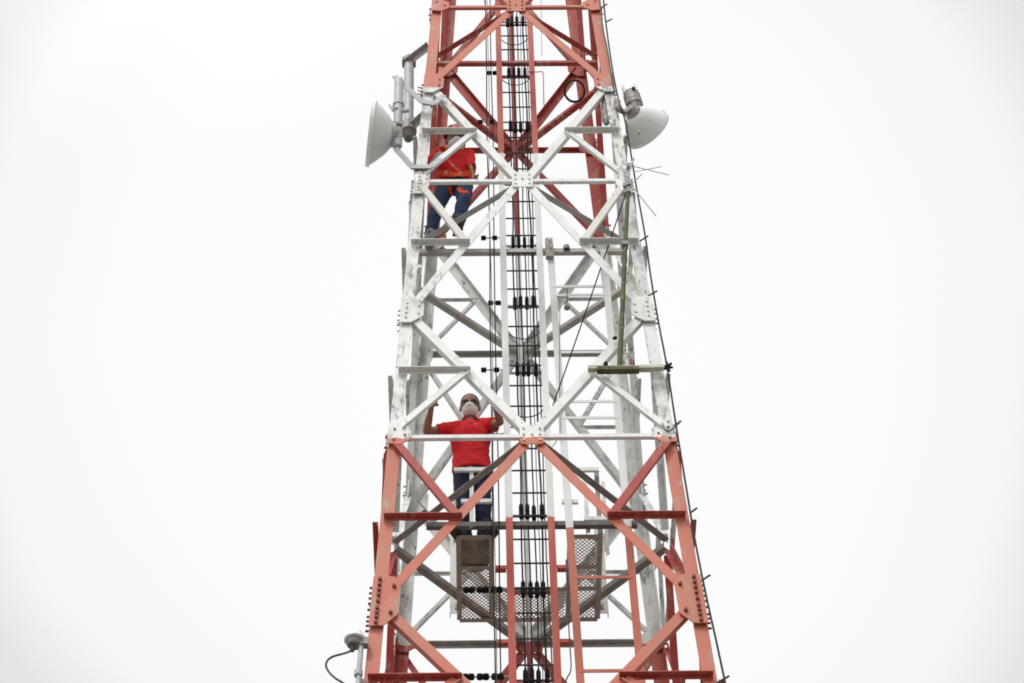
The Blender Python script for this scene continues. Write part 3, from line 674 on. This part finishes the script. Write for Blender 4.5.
# little lamps hung in the white bay, and a fitting on the beam
for px, py, y0, Y, nm in ((567, 307, 288, -.32, 'small dark lamp hanging on a wire in the white bay'),):
    t = thing('hanging_lamp', onY(px, py, Y), nm, 'lamp')
    p_ = onY(px, py, Y); q = onY(px, y0, Y); b = MB(); b.tube([q, p_], .005, 6); b.build('wire', M_greycable, t)
    b = MB(); b.lathe(p_+UPZ*.05, -UPZ, [(0, .01), (.02, .014), (.05, .03), (.07, .03), (.08, .014), (.08, 0)], 12); b.build('lamp_head', M_dgrey, t, True)
p_ = onY(566.5, 248, Yb-.05); b = MB(); b.lathe(p_-UPZ*.03, UPZ, [(0, .03), (.04, .035), (.07, .025), (.09, .012), (.09, 0)], 10)
o = b.build('beam_fitting', M_dgrey, None, True); tag(o, 'small dark domed fitting on the grey cross beam', 'fitting')
p_ = onY(549, 249, YT-.03); b = MB(); b.box(p_, .07, .05, .30); b.box(p_+V((.02, -.026, .04)), .03, .014, .12); o = b.build('junction_box', M_unit, None); tag(o, 'narrow brown grey box at the top of the white cable tray', 'box')
for k_, (px, py, nm) in enumerate(((615, 338, 'small dark bird like knob on the white diagonal at right'),)):
    p_ = onF(px, py, .05); b = MB(); b.ball(p_, V((.022, 0, .016)), V((0, .012, 0)), V((-.009, 0, .02)), 10); o = b.build('knob', M_clamp, None, True); tag(o, 'small dark knob on the white diagonal brace at right', 'knob')
# thin drop wire with a curl between the ladder and the tray
for k_, (P_, nm, mt, r_) in enumerate((([(528, 72), (537, 72), (543, 73), (543.5, 88), (544, 106)], 'thin red bent wire hooked on the upper ladder rail', P_lad, .006),
    ([(566, 560), (567.5, 600), (569.5, 640), (571, 668), (567, 678), (562, 690)], 'thin grey wire curling below the platform beside the tray', M_greycable, .006),
    ([(560, 300), (559.5, 370), (560, 430), (557, 440), (552, 447)], 'thin pale grey wire hanging along the left tray rail', M_greycable, .004),
    ([(541, 0), (541.5, 40), (542, 56)], 'thin grey wire at the top right of the ladder', M_greycable, .003), ([(488, 20), (484, 0)], 'thin grey wire at the top left of the ladder', M_greycable, .003))):
    b = MB(); b.tube(bez([onY(x, y, -.30) for x, y in P_], 8), r_, 6); o = b.build('drop_wire', mt, None, True); tag(o, nm, 'wire')

# ------------------------------------------------------------------ domed light on a pipe at the left, its drooping cable
YD = -1.36
dl = thing('dome_light', onY(359, 683, YD), 'small grey domed light on a pipe left of the bottom left leg', 'light')
A, B = onY(361.5, 641, YD), onY(357, 700, YD); b = MB(); b.tube([A, B], .02, 12); b.build('pipe', M_galv, dl, True)
b = MB(); p_ = onY(358.5, 673, YD); b.lathe(p_-UPZ*.03, UPZ, [(0, .02), (0, .032), (.05, .032), (.05, .02)], 12); b.build('pipe_collar', M_galv, dl)
a = onY(359, 680, YD); c = onF(366, 682, .0); b = MB(); b.bar(a, c, UPZ, V((0, 1, 0)), -.02, .02, -.006, .006); b.build('bracket', M_galv, dl)
p_ = onY(354.5, 641, YD)
b = MB(); b.lathe(p_-UPZ*.05, UPZ, [(0, 0), (0, .050), (.012, .058), (.050, .062), (.055, .07)], 24); b.build('lamp_base', M_dgrey, dl, True)
b = MB(); b.lathe(p_+UPZ*.006, UPZ, [(-.006, .066), (0, .080), (.03, .078), (.06, .066), (.085, .042), (.10, 0)], 24); b.build('dome', M_dish, dl, True)
b = MB(); b.obox(p_+V((.075, 0, -.02)), V((.03, 0, 0)), V((0, .03, 0)), V((0, 0, .035))); b.build('clamp_block', M_dgrey, dl)
b = MB(); b.tube(bez([onY(x, y, YD) for x, y in ((352.5, 645), (350, 651), (342, 654), (333, 656.5), (327.5, 660.5), (326, 666), (329, 672), (335, 678), (343, 683), (352, 690))], 6), .0085, 8)
q = onY(352.5, 646, YD); b.lathe(q, -UPZ, [(0, .022), (.05, .016), (.06, .01)], 10); b.build('cable', M_greycable, dl, True)

# ------------------------------------------------------------------ people
M_skin = plain('brown_skin', (.27, .13, .08), (.33, .165, .105), .5, 0, 9)
M_hair = plain('black_hair', (.012, .011, .011), (.03, .027, .025), .7, 0, 60, bump=.5)
M_eye = plain('dark_eye', (.01, .008, .008), (.02, .015, .012), .2)
M_mask = plain('white_face_mask', (.70, .69, .68), (.78, .77, .75), .85, 0, 30, bump=.2)
def cloth(name, c1, c2):
    m = plain(name, c1, c2, .85, 0, 7, .35, .7, .25, bump=.35); return m
M_shirt = cloth('red_polo_cloth', (.55, .013, .018), (.64, .022, .028))
M_shirt2 = cloth('red_work_shirt_cloth', (.50, .012, .014), (.60, .02, .02))
M_jeans = cloth('dark_navy_trousers', (.012, .017, .038), (.03, .036, .065))
M_jeans2 = cloth('blue_denim', (.025, .04, .095), (.05, .075, .14))
M_helmet = plain('red_helmet_shell', (.46, .035, .055), (.52, .055, .075), .35, 0, 4)
M_orange = plain('orange_webbing', (.68, .055, .015), (.76, .10, .025), .75, 0, 40)
M_boot = plain('black_boot', (.02, .018, .018), (.04, .036, .034), .6)
M_boot2 = plain('grey_boot', (.16, .16, .16), (.4, .4, .4), .6, 0, 20)
M_glove = plain('pale_work_glove', (.36, .34, .31), (.5, .47, .43), .9, 0, 25)
M_buckle = plain('steel_buckle', (.5, .5, .48), (.6, .6, .58), .35, .6)

def limb(b, pts, rs, n=5):
    P, Rr = [], []
    for i in range(len(pts)-1):
        for k in range(n):
            t_ = k/n; P.append(pts[i].lerp(pts[i+1], t_)); Rr.append(rs[i]*(1-t_)+rs[i+1]*t_)
    P.append(pts[-1]); Rr.append(rs[-1])
    for p, r_ in zip(P, Rr): b.ball(p, V((r_, 0, 0)), V((0, r_, 0)), V((0, 0, r_)), 12)
    b.tube(P, Rr, 12)
def hand(b, wrist, d, palm_n, thumb_side, s=1.0, curl=1.0):
    # palm, four unequal bent fingers and a thumb leaving the side of the palm near its base
    d = d.normalized(); palm_n = (palm_n-d*palm_n.dot(d)).normalized(); sd_ = d.cross(palm_n).normalized()*thumb_side
    pc = wrist+d*.048*s
    b.ball(pc, d*.054*s, sd_*.042*s, palm_n*.018*s, 14)
    for i, (o_, L) in enumerate(((.030, .070), (.010, .078), (-.011, .072), (-.030, .056))):
        p0 = wrist+d*.085*s+sd_*o_*s; a1 = .5*curl; a2 = 1.35*curl; a3 = 2.1*curl; L *= s
        p1 = p0+(d*math.cos(a1)+palm_n*math.sin(a1))*L*.42; p2 = p1+(d*math.cos(a2)+palm_n*math.sin(a2))*L*.33
        p3 = p2+(d*math.cos(a3)+palm_n*math.sin(a3))*L*.25
        limb(b, [p0-d*.02*s, p0, p1, p2, p3], [.0095*s, .0095*s, .009*s, .008*s, .007*s], 3)
    q0 = wrist+d*.03*s+sd_*.032*s; q1 = q0+(d*.55+sd_*.7+palm_n*.35).normalized()*.036*s; q2 = q1+(d*.75+sd_*.1+palm_n*.65).normalized()*.032*s
    limb(b, [q0, q1, q2], [.0125*s, .0105*s, .0085*s], 3)
def head(b, c, fwd, upv, s=1.0):
    # skull, jaw, brow, nose, lips, ears
    sd_ = fwd.cross(upv).normalized()
    b.ball(c+upv*.028*s-fwd*.012*s, sd_*.076*s, fwd*.094*s, upv*.088*s, 20)
    b.ball(c-upv*.035*s+fwd*.018*s, sd_*.060*s, fwd*.068*s, upv*.075*s, 18)
    b.ball(c-upv*.092*s+fwd*.055*s, sd_*.028*s, fwd*.025*s, upv*.022*s, 10)
    b.ball(c+upv*.016*s+fwd*.070*s, sd_*.055*s, fwd*.016*s, upv*.012*s, 12)
    limb(b, [c+upv*.005*s+fwd*.082*s, c-upv*.035*s+fwd*.104*s], [.010*s, .016*s], 3)
    b.ball(c-upv*.064*s+fwd*.080*s, sd_*.026*s, fwd*.010*s, upv*.007*s, 10); b.ball(c-upv*.074*s+fwd*.078*s, sd_*.022*s, fwd*.010*s, upv*.007*s, 10)
    for q in (-1, 1): b.ball(c+sd_*q*.079*s-fwd*.012*s-upv*.012*s, sd_*.010*s, fwd*.018*s+sd_*q*.006*s, upv*.032*s, 10)
    return sd_
def face_parts(root, c, fwd, upv, s, hair=True):
    sd_ = fwd.cross(upv).normalized()
    for q in (-1, 1):
        b = MB(); b.ball(c+sd_*q*.032*s+fwd*.077*s+upv*.001*s, sd_*.013*s, fwd*.010*s, upv*.0075*s, 12); b.build('eye', M_eye, root, True)
        b = MB(); limb(b, [c+sd_*q*.014*s+fwd*.088*s+upv*.02*s, c+sd_*q*.05*s+fwd*.074*s+upv*.022*s], [.004, .0035], 3); b.build('eyebrow', M_hair, root, True)
    b = MB(); cc = c-upv*.052*s+fwd*.038*s    # cup-shaped mask over nose, mouth and chin
    b.ball(cc-upv*.006*s, sd_*.069*s, fwd*.078*s, upv*.055*s, 22); b.ball(cc+upv*.018*s+fwd*.046*s, sd_*.044*s, fwd*.046*s, upv*.030*s, 16); b.ball(cc+upv*.0*s+fwd*.05*s, sd_*.045*s, fwd*.032*s, upv*.045*s, 16)
    mk = remeshed(b, 'face_mask', M_mask, root, .006, 7, .0012, 40)
    for q in (-1, 1):
        for dz in (.0, -.075):
            b = MB(); b.tube([cc+sd_*q*.066*s+fwd*.02*s+upv*(dz+.03)*s, c+sd_*q*.080*s-fwd*.005*s+upv*(-.018+dz*.25)*s], .0028, 5); b.build('mask_strap', M_mask, mk)
def ring(c, wx, wy, ux, uy): return (c, ux*wx, uy*wy)
def along(pts, rs, flat=None, n=6):
    o = []
    for i in range(len(pts)-1):
        for k in range(n): o.append((pts[i].lerp(pts[i+1], k/n), rs[i]+(rs[i+1]-rs[i])*k/n))
    return o+[(pts[-1], rs[-1])]
def sleeve(b, pts, rs): ar = along(pts, rs); b.tube([p for p, _ in ar], [r_ for _, r_ in ar], 16)

def make_person(o_, J, s, mats, root):
    sh, tr = mats['shirt'], mats['trousers']
    X = V((1, 0, 0)); fwd, upv = J['face'], J['headup']
    # skin
    b = MB(); head(b, J['head'], fwd, upv, J.get('hs', s))
    limb(b, [J['head']-upv*.05-fwd*.02, J['neck'], J['chest']], [.052*s, .056*s, .07*s], 4)
    spine = [J['hip'], J['waist'], J['chest']]
    tdir = (J['chest']-J['hip']).normalized(); ty = tdir.cross(X).normalized()
    b.loft([(J['hip'], X*.13*s, ty*.09*s), (J['waist'], X*.12*s, ty*.085*s), (J['chest'], X*.14*s, ty*.095*s), (J['neck'], X*.07*s, ty*.06*s)])
    for k in 'LR':
        limb(b, [J['chest'].lerp(J['sh'+k], .4), J['sh'+k], J['el'+k], J['wr'+k]], [.05*s, .047*s, .037*s, .026*s], 7)
        limb(b, [J['elm'+k]] if False else [J['el'+k].lerp(J['wr'+k], .15), J['el'+k].lerp(J['wr'+k], .35), J['wr'+k]], [.038*s, .037*s, .025*s], 5)
        hand(b, J['wr'+k], J['hd'+k], J['pn'+k], J['th'+k], s*.98, J.get('curl', 1))
        limb(b, [J['hp'+k], J['kn'+k], J['an'+k]], [.075*s, .052*s, .036*s], 7)
        ft = J['ft'+k]; limb(b, [J['an'+k], J['an'+k]+ft*.05-UPZ*.04], [.036*s, .032*s], 3)
    remeshed(b, 'body', M_skin, root, .0065, 4)
    # shirt
    b = MB(); chest = J['chest']; shm = (J['shL']+J['shR'])/2
    hemc = J['hem']; rings_ = []
    for c, wx, wy in ((hemc, .178, .135), (hemc.lerp(J['waist'], .6), .172, .13), (J['waist'], .165, .125), (J['waist'].lerp(chest, .5), .178, .128), (chest, .188, .132), (shm-tdir*.01, .165, .105), (shm+tdir*.045, .095, .075)):
        rings_.append((c, X*wx*s, ty*wy*s))
    b.loft(rings_)
    for k in 'LR':
        e = J['slv'+k]
        sleeve(b, [shm.lerp(J['sh'+k], .55), J['sh'+k], J['sh'+k].lerp(J['el'+k], e)] if e <= 1 else [shm.lerp(J['sh'+k], .55), J['sh'+k], J['el'+k], J['el'+k].lerp(J['wr'+k], e-1)],
               [.085*s, .078*s, .068*s] if e <= 1 else [.085*s, .078*s, .062*s, .046*s])
    shirt = remeshed(b, 'shirt', sh, root, .008, 3, .013, 10)
    b = MB(); nc = J['neck']+(J['head']-J['neck'])*.08
    for i in range(26):                      # turned-down collar, open at the throat
        pass
    ang = [math.pi*(.5+.16)+i*(2*math.pi-.32*math.pi)/24 for i in range(25)]
    fy = -ty if ty.y > 0 else ty
    pts_t = [nc+X*.066*s*math.cos(a_)+fy*.066*s*math.sin(a_)+tdir*.012 for a_ in ang]; pts_b = [nc+X*.088*s*math.cos(a_)+fy*.088*s*math.sin(a_)-tdir*.034 for a_ in ang]
    vs_ = []; fs_ = []
    for p, q in zip(pts_t, pts_b): vs_ += [p, q]
    for i in range(24): fs_.append((2*i, 2*i+2, 2*i+3, 2*i+1))
    b.add(vs_, fs_); co = b.build('collar', sh, shirt, True); sm = co.modifiers.new('t', 'SOLIDIFY'); sm.thickness = .008
    # trousers
    b = MB()
    b.loft([(J['hip']+tdir*.09, X*.150*s, ty*.108*s), (J['hip'], X*.165*s, ty*.118*s), (J['hip']-UPZ*.07, X*.160*s, ty*.112*s)])
    for k in 'LR': sleeve(b, [J['hp'+k]+UPZ*.02, J['hp'+k].lerp(J['kn'+k], .5), J['kn'+k], J['kn'+k].lerp(J['an'+k], .5), J['an'+k]-UPZ*.035], [.094*s, .084*s, .070*s, .068*s, .062*s])
    remeshed(b, 'trousers', tr, root, .008, 3, .012, 11)
    for k in 'LR':
        a = J['an'+k]; ft = J['ft'+k]; b = MB(); gz = a-UPZ*(J['gap']-.012)
        limb(b, [a-UPZ*.01, gz+UPZ*.035], [.045*s, .046*s], 3)
        sd_ = ft.cross(UPZ).normalized()
        b.ball(gz+ft*.03+UPZ*.032, ft*.085, sd_*.043, UPZ*.04, 14); b.ball(gz+ft*.13+UPZ*.024, ft*.075, sd_*.048, UPZ*.036, 14); b.obox(gz+ft*.07+UPZ*.004, ft*.125, sd_*.042, UPZ*.014)
        remeshed(b, 'boot', mats['boot'+k], root, .008, 3)
    return shirt

# lower worker, on the platform
def person_one():
    root = thing('person', onZ(476, 533, GZ+.0), 'person in red polo and white mask standing on the platform holding on with both hands', 'person')
    J = {}
    zf = PZ+.014
    J['gap'] = .10
    aL, aR = onY(465, 528, -.03), onY(484, 528, -.03); aL.z = aR.z = zf+.10
    J['anL'], J['anR'] = aL, aR
    J['hip'] = onY(472.5, 472, -.13); hz = J['hip'].z
    J['hpL'], J['hpR'] = J['hip']+V((-.085, 0, -.03)), J['hip']+V((.085, 0, -.03))
    for k in 'LR': J['kn'+k] = J['hp'+k].lerp(J['an'+k], .5)+V((0, -.05, .0)); J['ft'+k] = V((-.6 if k == 'L' else .6, -1, 0)).normalized()
    J['waist'] = onY(471, 455, -.17); J['chest'] = onY(470, 436, -.215); J['neck'] = onY(470, 420.5, -.25); J['head'] = onY(470, 407, -.29)
    J['hem'] = onY(471.5, 473, -.135)
    J['face'] = V((-.03, -.90, -.38)).normalized(); J['headup'] = (UPZ-J['face']*UPZ.dot(J['face'])).normalized()
    J['shL'], J['shR'] = onY(453.5, 430, -.235), onY(487, 426.5, -.235)
    J['elL'] = reach(J['shL'], 426.5, 431, .27); J['elR'] = reach(J['shR'], 500, 422, .24)
    J['wrL'] = reach(J['elL'], 431.5, 406, .25, True); J['wrR'] = reach(J['elR'], 495, 403, .25, True)
    J['hdL'] = (reach(J['wrL'], 435, 398, .09)-J['wrL']); J['hdR'] = (reach(J['wrR'], 492.5, 396, .09, False)-J['wrR'])
    J['pnL'], J['pnR'] = V((.3, -1, 0)), V((-.8, -.5, 0)); J['thL'], J['thR'] = 1, -1
    J['slvL'], J['slvR'] = .62, .55
    J['curl'] = 1.1
    s = 1.0; J['hs'] = 1.12
    shirt = make_person('lower', J, s, {'shirt': M_shirt, 'trousers': M_jeans, 'bootL': M_boot, 'bootR': M_boot}, root)
    s = J['hs']; c, f_, u_ = J['head'], J['face'], J['headup']; sd_ = f_.cross(u_).normalized()
    face_parts(root, c, f_, u_, s)
    b = MB(); b.ball(c+u_*.040*s-f_*.020*s, sd_*.080*s, f_*.092*s, u_*.084*s, 20); b.ball(c-f_*.062*s+u_*.0, sd_*.068*s, f_*.045*s, u_*.07*s, 14)
    remeshed(b, 'hair', M_hair, root, .007, 2, .002, 60)
    # thin dark spectacles
    b = MB()
    for q in (-1, 1):
        e = c+sd_*q*.033*s+f_*.094*s+u_*.002*s
        b.tube([e+sd_*.024*math.cos(i*math.pi/8)+u_*.016*math.sin(i*math.pi/8) for i in range(17)], .005, 5)
        b.tube([e+sd_*q*.024, c+sd_*q*.08*s+u_*.004], .003, 5)
    b.tube([c+sd_*-.01+f_*.097+u_*.004, c+sd_*.01+f_*.097+u_*.004], .003, 5); b.build('spectacles', M_clamp, root)
    return root, shirt
def strap_on(shirt, P, wd, mat, name, parent, lift=.008):
    # a webbing band laid on the garment, found by looking along the picture's rays
    me = shirt.data; base = wloc[shirt.name]; bvh = BVHTree.FromPolygons([v.co+base for v in me.vertices], [tuple(p.vertices) for p in me.polygons])
    pts = []
    Pd = []
    for i in range(len(P)-1):
        for k in range(10): Pd.append((P[i][0]+(P[i+1][0]-P[i][0])*k/10, P[i][1]+(P[i+1][1]-P[i][1])*k/10))
    Pd.append(P[-1])
    for x, y in Pd:
        d = ray(x, y).normalized(); h = bvh.ray_cast(CAM, d)
        if h[0] is not None: pts.append((h[0]-d*lift, h[1]))
    b = MB(); 
    for i in range(len(pts)-1):
        a, c = pts[i][0], pts[i+1][0]; n_ = pts[i][1]; d = (c-a)
        if d.length > .12 or d.length < 1e-4: continue
        v = n_.cross(d.normalized()).normalized()
        b.bar(a-d*.1, c+d*.1, v, n_, -wd/2, wd/2, -.004, .004)
    if b.v: return b.build(name, mat, parent)
p1, shirt1 = person_one()
me = strap_on(shirt1, [(474, 424.5), (476, 424)], .012, plain('pale_chest_emblem', (.72, .3, .3), (.8, .45, .42), .8, 0, 200), 'chest_emblem', shirt1, .004)

def person_two():
    root = thing('person', onZ(446, 235, H['H1']), 'person in red helmet, red shirt, orange harness and jeans standing at the upper left leg', 'person')
    J = {'gap': .10}
    zf = H['H1']+.04
    fL, fR = onZ(429, 243, zf), onZ(457, 229, zf)
    J['anL'], J['anR'] = fL+V((0, .04, .09)), fR+V((0, .04, .09))
    J['hip'] = onY(455, 186, -.47)
    J['hpL'], J['hpR'] = J['hip']+V((-.09, 0, -.03)), J['hip']+V((.09, 0, -.03))
    J['knL'] = J['hpL'].lerp(J['anL'], .5)+V((-.015, -.05, 0)); J['knR'] = J['hpR'].lerp(J['anR'], .5)+V((.03, -.07, 0))
    J['ftL'], J['ftR'] = V((.1, -1, 0)).normalized(), V((.1, -1, 0)).normalized()
    J['waist'] = onY(454, 172, -.52); J['chest'] = onY(453, 161, -.56); J['neck'] = onY(453.5, 150.5, -.60); J['head'] = onY(455.5, 142, -.66)
    J['hem'] = onY(455, 184, -.475)
    J['face'] = V((.16, -.86, -.40)).normalized(); J['headup'] = (UPZ-J['face']*UPZ.dot(J['face'])).normalized()
    J['shL'], J['shR'] = onY(438, 154.5, -.57), onY(467.5, 155, -.57)
    J['elL'] = reach(J['shL'], 432, 161, .27); J['wrL'] = reach(J['elL'], 434, 162, .22)
    J['elR'] = reach(J['shR'], 470, 167, .26); J['wrR'] = reach(J['elR'], 472, 178, .23, False)
    J['hdL'] = reach(J['wrL'], 437, 157, .09)-J['wrL']; J['hdR'] = reach(J['wrR'], 475, 180, .09)-J['wrR']
    J['pnL'], J['pnR'] = V((1, -.3, 0)), V((-.2, -1, -.2)); J['thL'], J['thR'] = 1, -1
    J['slvL'], J['slvR'] = 1.7, 1.6
    s = 1.0; J['hs'] = 1.2
    shirt = make_person('upper', J, s, {'shirt': M_shirt2, 'trousers': M_jeans2, 'bootL': M_boot2, 'bootR': M_boot}, root)
    s = J['hs']; c, f_, u_ = J['head'], J['face'], J['headup']; sd_ = f_.cross(u_).normalized()
    face_parts(root, c, f_, u_, s)
    b = MB(); hc = c+u_*.062-f_*.012; k_ = 1.2
    b.lathe(hc, u_, [(h_*k_, q_*k_) for h_, q_ in ((.0, .104), (.008, .118), (.014, .118), (.02, .108), (.05, .103), (.085, .083), (.108, .05), (.116, 0))], 28)
    b.prism([hc+sd_*x*k_+f_*y*k_+u_*.004 for x, y in ((-.085, .07), (-.06, .125), (0, .15), (.06, .125), (.085, .07))], u_, .009)
    b.bar(hc+u_*.104-f_*.09, hc+u_*.104+f_*.085, sd_, u_, -.012, .012, -.02, .032)
    b.build('helmet', M_helmet, root, True)
    b = MB(); b.ball(c+u_*.01-f_*.05, sd_*.076, f_*.05, u_*.06, 14); b.build('hair', M_hair, root, True)
    # gloves drawn over the hand at the leg
    b = MB(); hand(b, J['wrL'], J['hdL'], J['pnL'], 1, 1.1, 1.05); limb(b, [J['wrL']-J['hdL']*.35, J['wrL']+J['hdL']*.2], [.036, .034], 4); remeshed(b, 'glove', M_glove, root, .006, 2)
    # harness
    hr = strap_on(shirt, [(436, 147), (441, 152), (447, 159), (453, 166), (459, 171), (466, 176)], .034, M_orange, 'harness_strap', root)
    strap_on(shirt, [(439, 172), (447, 174), (456, 174.5), (464, 174), (471, 172)], .06, M_orange, 'harness_belt', root, .010)
    for px, py in ((453, 165), (446, 172), (461, 173)):
        h = onY(px, py, -.75); b = MB(); b.obox(h, rt*.010, up*.013, fw*.006); b.build('buckle', M_buckle, root)
    tr = [o for o in root.children if o.name.startswith('trousers')][0]
    strap_on(tr, [(449, 186), (450, 190), (452, 195)], .05, M_orange, 'leg_loop', root)
    strap_on(tr, [(458, 188), (462, 192), (468, 192)], .045, M_orange, 'leg_loop', root)
    # lanyard with a few connectors at his right side
    b = MB(); L = [onY(470, 165, -.66), onY(473, 174, -.7), onY(472, 182, -.7)]; b.tube(bez(L, 5), .014, 6); b.build('lanyard', plain('olive_lanyard', (.2, .16, .08), (.32, .26, .14), .8, 0, 40), root)
    return root
p2 = person_two()
